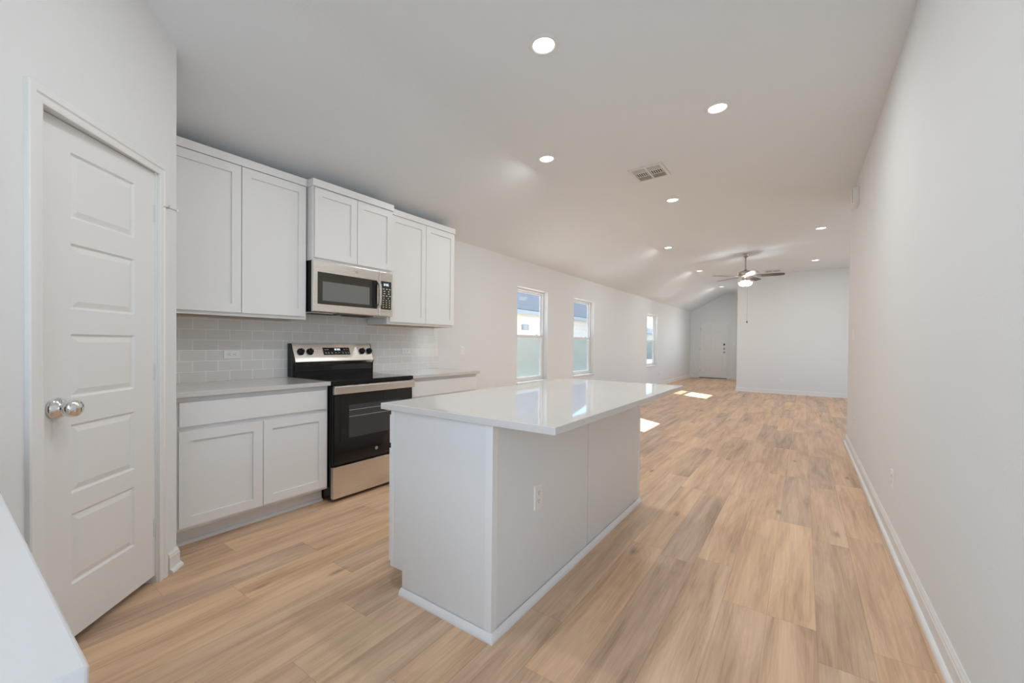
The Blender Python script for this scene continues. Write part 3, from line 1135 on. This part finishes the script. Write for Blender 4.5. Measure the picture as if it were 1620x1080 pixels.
# ------------------------------------------------------------------ microwave
X = 0.3947
mz0, mz1 = 1.4445, 1.8445
mw = thing('microwave', (0.2, 0.384, mz0), 'stainless over-the-range microwave with smoked window and keypad', 'microwave')
mb = MB().box(0.010, 0.362, 0.004, 0.764, mz0, mz1, 'black')
mb.box(0.020, 0.355, 0.02, 0.75, mz0 - 0.004, mz0, 'steel')
mb.make('microwave_body', mw, 0.002)
mb = MB().box(0.10, 0.20, 0.10, 0.34, mz0 - 0.007, mz0 - 0.004, 'slot').box(0.10, 0.20, 0.42, 0.66, mz0 - 0.007, mz0 - 0.004, 'slot').box(0.26, 0.335, 0.25, 0.60, mz0 - 0.010, mz0 - 0.004, 'slot')
mb.make('underside_filter', mw)
mb = MB().box(0.362, X, 0.004, 0.6145, mz0, mz1, 'steel')
md = mb.make('door', mw, 0.004, 3)
mb = MB().box(X, X + 0.0016, 0.038, 0.594, 1.504, 1.7575, 'mw_glass')
mg = mb.make('door_window', md, 0.0007)
MB().box(X + 0.0016, X + 0.0022, 0.079, 0.513, 1.533, 1.686, 'mw_screen').make('viewing_mesh', mg)
MB().box(X + 0.0016, X + 0.0022, 0.538, 0.592, 1.512, 1.751, 'black').make('handle_recess', mg)
hm = MB()
pts = [(X + 0.002, 1.513), (X + 0.034, 1.540), (X + 0.040, 1.600), (X + 0.040, 1.668), (X + 0.034, 1.725), (X + 0.002, 1.752)]
inn = [(X + 0.002, 1.530), (X + 0.022, 1.548), (X + 0.027, 1.602), (X + 0.027, 1.664), (X + 0.022, 1.717), (X + 0.002, 1.735)]
for k_ in range(5):
    a_, b_, c_, e_ = pts[k_], pts[k_ + 1], inn[k_ + 1], inn[k_]
    hm.prism([(a_[0], 0.588, a_[1]), (b_[0], 0.588, b_[1]), (c_[0], 0.588, c_[1]), (e_[0], 0.588, e_[1])], (0, 0.026, 0), 'steel')
hm.make('door_handle', md)
mb = MB().lathe([(0.014, 0), (0.014, 0.0008), (0.0115, 0.001), (0.0115, 0.0005), (0, 0.0005)], (X, 0.388, 1.800), (1, 0, 0), 'badge', 28, False)
for yy in (0.384, 0.388, 0.392):
    mb.box(X + 0.0005, X + 0.0012, yy - 0.0014, yy + 0.0014, 1.794, 1.806, 'badge')
mb.make('emblem', md)
mb = MB().box(0.362, X, 0.6185, 0.764, mz0, mz1, 'steel')
cp = mb.make('control_panel', mw, 0.004, 3)
mb = MB().box(X, X + 0.0016, 0.634, 0.747, 1.505, 1.760, 'mw_glass')
kp = mb.make('keypad', cp, 0.0007)
MB().box(X + 0.0016, X + 0.0020, 0.646, 0.728, 1.712, 1.748, 'black_glass').make('display', kp)
mb = MB()
seg_digits(mb, Vector((X + 0.0020, 0.656, 1.720)), Vector((0, 1, 0)), Vector((0, 0, 1)), Vector((1, 0, 0)), 0.020, '12:05', 'digits', 0.60)
mb.make('clock_digits', kp)
mb = MB()
for r_ in range(9):
    zz = 1.690 - r_ * 0.0205
    n_ = (3, 2, 2, 3, 2, 3, 3, 3, 3)[r_]
    for c_ in range(n_):
        yy = 0.654 + c_ * (0.034 if n_ == 3 else 0.048) + (0.0 if n_ == 3 else 0.008)
        mb.box(X + 0.0016, X + 0.0021, yy, yy + (0.010 if r_ > 3 else 0.018), zz - 0.004, zz + 0.0045, 'mark')
mb.make('key_marking', kp)

# ------------------------------------------------------------------ island
bx0, bx1, by0, by1 = 1.8715, 2.501, -0.425, 1.4295
isl = thing('kitchen_island', ((bx0 + bx1) / 2, (by0 + by1) / 2, 0), 'white kitchen island base with flat panelled back and moulded shoe', 'island')
mb = MB()
mb.box(bx0 + 0.020, bx1 - 0.008, by0 + 0.012, by1 - 0.012, 0.107, 0.8795, 'cab')
mb.box(1.960, bx1 - 0.008, by0 + 0.012, by1 - 0.012, 0.0, 0.107, 'cab')
mb.make('cabinet_box', isl)
for ya, yb, nm in ((by0, by0 + 0.012, 'near'), (by1 - 0.012, by1, 'far')):
    mb = MB()
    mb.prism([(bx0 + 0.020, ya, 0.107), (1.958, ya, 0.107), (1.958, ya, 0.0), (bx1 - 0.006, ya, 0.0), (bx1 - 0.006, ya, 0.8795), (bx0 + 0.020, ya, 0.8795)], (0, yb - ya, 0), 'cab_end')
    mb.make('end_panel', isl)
for ya, yb in ((by0 + 0.034, 0.4925), (0.4975, by1 - 0.030)):
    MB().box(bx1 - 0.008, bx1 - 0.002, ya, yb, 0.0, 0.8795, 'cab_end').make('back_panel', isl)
MB().box(bx1 - 0.008, bx1 - 0.0055, 0.4925, 0.4975, 0.0, 0.8795, 'fascia').make('panel_seam', isl)
MB().box(bx1 - 0.034, bx1 + 0.002, by0 - 0.003, by0 + 0.0, 0.0, 0.8795, 'cab').box(bx1 - 0.008, bx1 + 0.002, by0, by0 + 0.034, 0.0, 0.8795, 'cab').make('corner_trim', isl, 0.001)
MB().box(bx1 - 0.008, bx1 + 0.002, by1 - 0.030, by1 + 0.003, 0.0, 0.8795, 'cab').make('corner_trim', isl, 0.001)
MB().box(bx0, bx0 + 0.020, by0 - 0.002, by1 + 0.002, 0.107, 0.8795, 'cab').make('face_frame', isl, 0.001)
sh = [(0, 0), (0.020, 0), (0.0198, 0.007), (0.016, 0.016), (0.010, 0.024), (0.004, 0.029), (0, 0.030)]
MB().sweep(sh, [(1.958, by0 - 0.003), (bx1 + 0.002, by0 - 0.003), (bx1 + 0.002, by1 + 0.003)], -1, 'trim').make('shoe_moulding', isl)
# doors on the kitchen side (turned away from the photograph)
n_ = 3
span = (by1 - by0) / n_
for k_ in range(n_):
    s0, s1 = by0 + span * k_ + 0.006, by0 + span * (k_ + 1) - 0.006
    mb = MB()
    shaker(mb, (bx0, 0, 0), (0, 1, 0), (-1, 0, 0), s0, s1, 0.127, 0.683)
    mb.make('door', isl)
    mb = MB().obox((bx0, 0, 0), (0, 1, 0), (-1, 0, 0), s0, s1, 0, 0.020, 0.7087, 0.850, 'cab', 0.0015)
    mb.make('drawer', isl)
mb = MB().box(1.833, 2.8073, -0.4597, 1.4545, 0.8797, 0.9098, 'quartz')
tag(mb.make('island_countertop', bevel=0.003), 'long glossy white quartz slab overhanging the kitchen island', 'countertop')

# ------------------------------------------------------------------ near counter with its cabinet
mb = MB().prism([(1.50, -1.661, 0.8797), (2.995, -1.661, 0.8797), (2.995, YB + 0.001, 0.8797), (2.145, YB + 0.001, 0.8797)], (0, 0, 0.0303), 'quartz')
tag(mb.make('sink_countertop', bevel=0.004, seg=3), 'white quartz counter corner at the near left, before the pantry door', 'countertop')
t = thing('sink_cabinet', (2.4, -2.0, 0), 'white base cabinet under the near left quartz counter corner', 'base cabinet')
MB().prism([(1.58, -1.70, 0.105), (2.96, -1.70, 0.105), (2.96, YB + 0.001, 0.105), (2.19, YB + 0.001, 0.105)], (0, 0, 0.7742), 'cab').make('cabinet_box', t)
MB().prism([(1.66, -1.775, 0.0), (2.96, -1.775, 0.0), (2.96, YB + 0.001, 0.0), (2.20, YB + 0.001, 0.0)], (0, 0, 0.105), 'cab').make('toe_kick', t)
for s0, s1 in ((1.62, 2.06), (2.066, 2.506), (2.512, 2.950)):
    mb = MB()
    shaker(mb, (0, -1.70, 0), (1, 0, 0), (0, 1, 0), s0, s1, 0.127, 0.850)
    mb.make('door', t)


# ------------------------------------------------------------------ outlets and switches
def plate(name, o, u, n, kind_, label, cat, vertical=True, group=None, gangs=1):
    """u: long-axis-perpendicular direction in the wall, n out of the wall"""
    o, u, n = Vector(o), Vector(u), Vector(n)
    w, h = (0.070, 0.115) if vertical else (0.115, 0.070)
    if gangs == 2:
        w = 0.115
    t = thing(name, o, label, cat, group)
    z0 = Vector((0, 0, 0))
    mb = MB().obox(o, u, n, -w / 2, w / 2, 0.0003, 0.0055, -h / 2, h / 2, 'plastic', 0.003)
    mb.make('cover_plate', t)
    if kind_ == 'outlet':
        for sgn in (-1, 1):
            mb = MB()
            if vertical:
                c = o + Vector((0, 0, sgn * 0.0195))
            else:
                c = o + u * (sgn * 0.0195)
            ring = []
            for i in range(24):
                a_ = 2 * PI * i / 24
                x_, z_ = 0.0165 * math.cos(a_), max(-0.0125, min(0.0125, 0.0165 * math.sin(a_)))
                if not vertical:
                    x_, z_ = z_, x_
                ring.append(c + u * x_ + Vector((0, 0, z_)) + n * 0.0055)
            mb.prism(ring, n * 0.0014, 'plastic')
            f = mb.make('receptacle', t)
            mb = MB()
            for dx, dz, ww, hh in ((-0.006, 0.003, 0.0011, 0.0045), (0.006, 0.003, 0.0011, 0.0038), (0.0, -0.0075, 0.0022, 0.0022)):
                if not vertical:
                    dx, dz, ww, hh = dz, dx, hh, ww
                mb.obox(c, u, n, dx - ww, dx + ww, 0.0069, 0.0073, dz - hh, dz + hh, 'slot')
            mb.make('outlet_slot', f)
    else:
        for g_ in range(gangs):
            off = (g_ - (gangs - 1) / 2) * 0.046
            mb = MB().obox(o, u, n, off - 0.0165, off + 0.0165, 0.0055, 0.0085, -0.033, 0.033, 'plastic', 0.001)
            mb.make('rocker', t)
    return t


GO = 'white duplex outlets in the kitchen and living room'
plate('power_outlet', (0.008, -0.410, 1.105), (0, 1, 0), (1, 0, 0), 'outlet', 'white horizontal outlet on grey tile left of the range', 'outlet', False, GO)
plate('power_outlet', (0.008, 1.258, 1.115), (0, 1, 0), (1, 0, 0), 'outlet', 'white horizontal outlet on grey tile right of the range', 'outlet', False, GO)
plate('light_switch', (0.0, 2.179, 1.107), (0, 1, 0), (1, 0, 0), 'switch', 'white wall switch between the tiled backsplash and first window', 'switch')
plate('power_outlet', (bx1 - 0.002, -0.068, 0.480), (0, 1, 0), (1, 0, 0), 'outlet', 'white upright outlet in the back panel of the island', 'outlet', True, GO)
plate('light_switch', (WR, 4.30, 1.350), (0, -1, 0), (-1, 0, 0), 'switch', 'white switch plate near the end edge of the long wall', 'switch', True, None, 2)
plate('power_outlet', (WR, 4.06, 0.400), (0, -1, 0), (-1, 0, 0), 'outlet', 'white outlet low beside the end edge of the long wall', 'outlet', True, GO)
plate('power_outlet', (WR, 1.711, 0.390), (0, -1, 0), (-1, 0, 0), 'outlet', 'white outlet low on the long wall, closest to the camera', 'outlet', True, GO)
plate('power_outlet', (3.072, YL, 0.333), (1, 0, 0), (0, -1, 0), 'outlet', 'white outlet low on the living room end wall', 'outlet', True, GO)
plate('light_switch', (1.50, YF, 1.300), (1, 0, 0), (0, -1, 0), 'switch', 'white double switch plate beside the front door', 'switch', True, None, 2)
plate('power_outlet', (0.0, 13.55, 0.33), (0, 1, 0), (1, 0, 0), 'outlet', 'white outlet low on the window wall near the front door', 'outlet', True, GO)
plate('power_outlet', (0.0, 10.954, 0.365), (0, 1, 0), (1, 0, 0), 'outlet', 'white outlet low on the window wall just past the third window', 'outlet', True, GO)

# chime box high on the long wall's end
t = thing('door_chime', (WR, 4.12, 2.83), 'small white chime box high at the end of the long wall', 'chime')
MB().obox((WR, 4.12, 2.83), (0, -1, 0), (-1, 0, 0), -0.12, 0.12, 0.0, 0.055, -0.09, 0.09, 'plastic', 0.006).make('chime_cover', t, 0.004)
MB().obox((WR, 4.12, 2.83), (0, -1, 0), (-1, 0, 0), 0.085, 0.10, 0.055, 0.0562, -0.07, 0.07, 'vent_gap').make('chime_grille', t)

# ------------------------------------------------------------------ ceiling fittings
LIGHTS = [
    ((2.243, 0.365), 'round recessed ceiling light over the island, largest disc in view'),
    ((2.965, 1.712), 'round recessed ceiling light between the large ceiling vent and the long blank wall'),
    ((1.510, 1.654), 'round recessed ceiling light on the crease in front of the wall cabinets'),
    ((2.178, 3.571), 'round recessed ceiling light just past the large ceiling vent'),
    ((1.458, 6.158), 'round recessed ceiling light on the crease, first one left of the fan'),
    ((1.411, 9.214), 'round recessed ceiling light on the crease just above the fan blade tip'),
    ((1.381, 12.776), 'round recessed ceiling light in the entry passage before the front door'),
    ((3.721, 6.271), 'round recessed ceiling light right of the fan, larger of the two'),
    ((2.243, -0.800), 'round recessed ceiling light added unseen between island and near counter for brightness'),  # extra fixture above the view, added to brighten the base cabinets
    ((3.708, 9.268), 'round recessed ceiling light right of the fan, smaller and lower of the two'),
]
LIGHT_W = 7.2


def ceiling_tilt(o, x, y):
    dzdx = (ZR(y) - ZK(y)) / (WR - XK(y))
    dzdy = (zceil(x, y + 0.5) - zceil(x, y - 0.5))
    o.rotation_euler = (math.atan(dzdy), -math.atan(dzdx), 0)


def ceiling_light(x, y, label):
    z = zceil(x, y) - 0.004
    t = thing('ceiling_light', (x, y, z), label, 'ceiling light', 'round recessed ceiling lights')
    mb = MB().lathe([(0.060, 0.012), (0.061, -0.002), (0.068, -0.010), (0.082, -0.007), (0.089, 0.0), (0.089, 0.012)], (x, y, z), (0, 0, 1), 'plastic', 40)
    mb.make('trim_ring', t)
    MB().lathe([(0.0, -0.005), (0.050, -0.0045), (0.0605, -0.002), (0.0605, 0.010), (0, 0.010)], (x, y, z), (0, 0, 1), 'lens', 40).make('lens', t)
    d = bpy.data.lights.new('downlight_lamp', 'AREA')
    d.shape = 'DISK'
    d.size = 0.12
    d.energy = LIGHT_W
    d.color = (0.93, 0.965, 0.97)
    lo = bpy.data.objects.new('downlight_lamp', d)
    C.objects.link(lo)
    lo.parent = t
    lo.location = (0, 0, -0.014)
    ceiling_tilt(t, x, y)
    return t


first = None
for (lx, ly), lab in LIGHTS:
    if first is None:
        first = ceiling_light(lx, ly, lab)
    else:
        c = copy_tree(first)
        z = zceil(lx, ly) - 0.004
        ceiling_tilt(c, lx, ly)
        c.location = (lx, ly, z)
        c['_org'] = list(c.location)
        c['label'] = lab


def ceiling_vent(x, y, sx, sy, label):
    z = zceil(x, y) - 0.012
    t = thing('ceiling_vent', (x, y, z), label, 'vent', 'white ceiling registers')
    fr = MB()
    fr.box(x - sx / 2, x + sx / 2, y - sy / 2, y - sy / 2 + 0.03, z - 0.004, z + 0.014, 'vent')
    fr.box(x - sx / 2, x + sx / 2, y + sy / 2 - 0.03, y + sy / 2, z - 0.004, z + 0.014, 'vent')
    fr.box(x - sx / 2, x - sx / 2 + 0.03, y - sy / 2 + 0.03, y + sy / 2 - 0.03, z - 0.004, z + 0.014, 'vent')
    fr.box(x + sx / 2 - 0.03, x + sx / 2, y - sy / 2 + 0.03, y + sy / 2 - 0.03, z - 0.004, z + 0.014, 'vent')
    fr.box(x - 0.010, x + 0.010, y - sy / 2 + 0.03, y + sy / 2 - 0.03, z - 0.004, z + 0.014, 'vent')
    fr.make('vent_frame', t, 0.0012)
    MB().box(x - sx / 2 + 0.02, x + sx / 2 - 0.02, y - sy / 2 + 0.02, y + sy / 2 - 0.02, z + 0.0016, z + 0.0026, 'vent_gap').make('duct_opening', t)
    n = 0
    for xa, xb in ((x - sx / 2 + 0.03, x - 0.010), (x + 0.010, x + sx / 2 - 0.03)):
        ya, yb = y - sy / 2 + 0.03, y + sy / 2 - 0.03
        third = (yb - ya) / 3
        sl = MB()
        # two fields of long louvres, a middle band of short cross fins
        for lo_, hi_, ln in ((ya, ya + third, 1), (yb - third, yb, -1)):
            k = 6
            for i in range(k):
                c = lo_ + (i + 0.5) * (hi_ - lo_) / k
                hw = (hi_ - lo_) / k * (0.30 if ln > 0 else 0.15)
                sl.box(xa, xb, c - hw, c + hw, z - 0.0005, z + 0.0005, 'vent')
        k = 6
        for i in range(k):
            c = xa + (i + 0.5) * (xb - xa) / k
            hw = (xb - xa) / k * 0.22
            sl.box(c - hw, c + hw, ya + third, yb - third, z - 0.001, z, 'vent')
        sl.box(xa, xb, ya + third - 0.004, ya + third + 0.004, z - 0.002, z + 0.001, 'vent')
        sl.box(xa, xb, yb - third - 0.004, yb - third + 0.004, z - 0.002, z + 0.001, 'vent')
        sl.make('louvre_bank', t)
    ceiling_tilt(t, x, y)
    return t


ceiling_vent(2.197, 2.574, 0.335, 0.365, 'square white ceiling vent with two slotted halves among the kitchen lights')
ceiling_vent(2.880, 10.25, 0.36, 0.40, 'white ceiling vent seen edge-on above the fan blade by the end wall')

# ceiling fan
FX, FY = 2.555, 7.72
FZ = zceil(FX, FY)
fan = thing('ceiling_fan', (FX, FY, FZ), 'five-blade brushed nickel ceiling fan with lit bowl and long pull chain', 'ceiling fan')
MB().lathe([(0.0, 0.004), (0.062, 0.004), (0.064, -0.006), (0.060, -0.030), (0.040, -0.062), (0.024, -0.070), (0, -0.070)], (FX, FY, FZ), (0, 0, 1), 'nickel', 32).make('canopy', fan)
ZM = 2.712
MB().tube((FX, FY, ZM - 0.02), (FX, FY, FZ - 0.06), 0.0125, 'nickel', 16).make('downrod', fan)
MB().lathe([(0.0, 0.02), (0.022, 0.018), (0.030, 0.0), (0.095, -0.014), (0.128, -0.035), (0.136, -0.062), (0.136, -0.098), (0.122, -0.120), (0.085, -0.135), (0.060, -0.150), (0.060, -0.190), (0.085, -0.198), (0.085, -0.206), (0, -0.206)], (FX, FY, ZM), (0, 0, 1), 'nickel', 48).make('motor_housing', fan)
for k_ in range(5):
    an = math.radians(72 * k_ + 2)
    rad = Vector((math.cos(an), math.sin(an), 0))
    tan = Vector((-math.sin(an), math.cos(an), 0))
    tilt = math.radians(12)
    side = tan * math.cos(tilt) - Vector((0, 0, 1)) * math.sin(tilt)
    up = rad.cross(side)
    c = Vector((FX, FY, ZM - 0.122))
    prof = [(0.19, 0.050), (0.24, 0.062), (0.45, 0.068), (0.60, 0.066), (0.645, 0.052), (0.662, 0.025)]
    ring = [c + rad * r_ + side * w_ for r_, w_ in prof] + [c + rad * r_ - side * w_ for r_, w_ in reversed(prof)]
    b = MB().prism(ring, up * 0.006, 'blade').make('fan_blade', fan, 0.001)
    q = MB()
    arm = [c + rad * 0.075 + tan * 0.016, c + rad * 0.165 + side * 0.018, c + rad * 0.255 + side * 0.042, c + rad * 0.275, c + rad * 0.255 - side * 0.042, c + rad * 0.165 - side * 0.018, c + rad * 0.075 - tan * 0.016]
    q.prism([p - up * 0.0045 for p in arm], up * 0.004, 'nickel')
    q.make('blade_iron', b)
# frosted bowl, open at the top, with the lamp inside
zb = ZM - 0.236
bw = MB()
bo = [(0.018, -0.082), (0.06, -0.078), (0.100, -0.062), (0.122, -0.035), (0.128, 0.0)]
bi = [(0.124, 0.0), (0.118, -0.033), (0.097, -0.058), (0.058, -0.073), (0.018, -0.077)]
bw.lathe(bo + bi, (FX, FY, zb), (0, 0, 1), 'bowl', 48)
bowl = bw.make('light_bowl', fan)
MB().lathe([(0, -0.098), (0.008, -0.096), (0.012, -0.088), (0.020, -0.083), (0.020, -0.076), (0.006, -0.074), (0.006, 0.032), (0, 0.032)], (FX, FY, zb), (0, 0, 1), 'nickel', 24).make('bowl_finial', fan)
mb = MB().tube((FX + 0.045, FY - 0.05, 1.70), (FX + 0.045, FY - 0.05, ZM - 0.19), 0.0014, 'badge', 6)
ch = mb.make('pull_chain', fan)
MB().lathe([(0, 0), (0.010, 0.004), (0.014, 0.016), (0.009, 0.032), (0.003, 0.042), (0, 0.044)], (FX + 0.045, FY - 0.05, 1.662), (0, 0, 1), 'blade', 16).make('chain_pull', ch)
for an in (30, 150, 270):
    d = bpy.data.lights.new('fan_lamp', 'POINT')
    d.energy = 4.2
    d.color = (0.93, 0.96, 0.98)
    d.shadow_soft_size = 0.025
    lo = bpy.data.objects.new('fan_lamp', d)
    C.objects.link(lo)
    lo.parent = fan
    lo.location = (0.085 * math.cos(math.radians(an)), 0.085 * math.sin(math.radians(an)), zb - FZ - 0.015)

# ------------------------------------------------------------------ outside
mb = MB().box(-60, -0.16, -30, 90, -0.32, -0.25, 'lawn')
struct(mb, 'ground')


def house(name, x1, y0, y1, depth, zw, rise, label, overhang=0.45):
    """house whose wall facing us stands at x1, ridge parallel to y"""
    t = thing(name, (x1 - depth / 2, (y0 + y1) / 2, -0.25), label, 'house')
    MB().box(x1 - depth, x1, y0, y1, -0.25, zw, 'siding').make('wall', t)
    xe, xr = x1 + overhang, x1 - depth / 2
    ze = zw - 0.02
    zr = ze + rise
    mb = MB()
    xw = x1 - depth - overhang
    hip = -overhang
    vs = [(xe, y0 - overhang, ze), (xe, y1 + overhang, ze), (xw, y1 + overhang, ze), (xw, y0 - overhang, ze), (xr, y0 + hip, zr), (xr, y1 - hip, zr)]
    vs += [(a_, b_, c_ + 0.06) for a_, b_, c_ in vs]
    top = [(6, 7, 11, 10), (7, 8, 11), (8, 9, 10, 11), (9, 6, 10), (0, 3, 2, 1), (0, 1, 7, 6), (1, 2, 8, 7), (2, 3, 9, 8), (3, 0, 6, 9)]
    mb.add(vs, top, 'shingle')
    mb.make('roof', t)
    for yy in (y0, y1 - 0.05):
        MB().prism([(x1, yy, zw), (x1 - depth, yy, zw), (xr, yy, zr - rise * overhang / (depth / 2 + overhang))], (0, 0.05, 0), 'siding').make('gable', t)
    MB().box(xe, xe + 0.03, y0 - overhang, y1 + overhang, ze - 0.11, ze + 0.03, 'fascia').make('fascia', t)
    return t


h1 = house('neighbour_house', -5.3, -4.0, 21.5, 7.6, 2.43, 3.15, 'cream lap-sided house with grey shingle roof outside the first two windows')
MB().box(-5.3, -5.22, 11.42, 11.82, 1.74, 1.94, 'fascia').make('wall_vent', h1)
house('distant_house', -11.0, 44.0, 62.0, 10.0, 2.5, 1.3, 'distant house with shingle roof under blue sky in the third window')
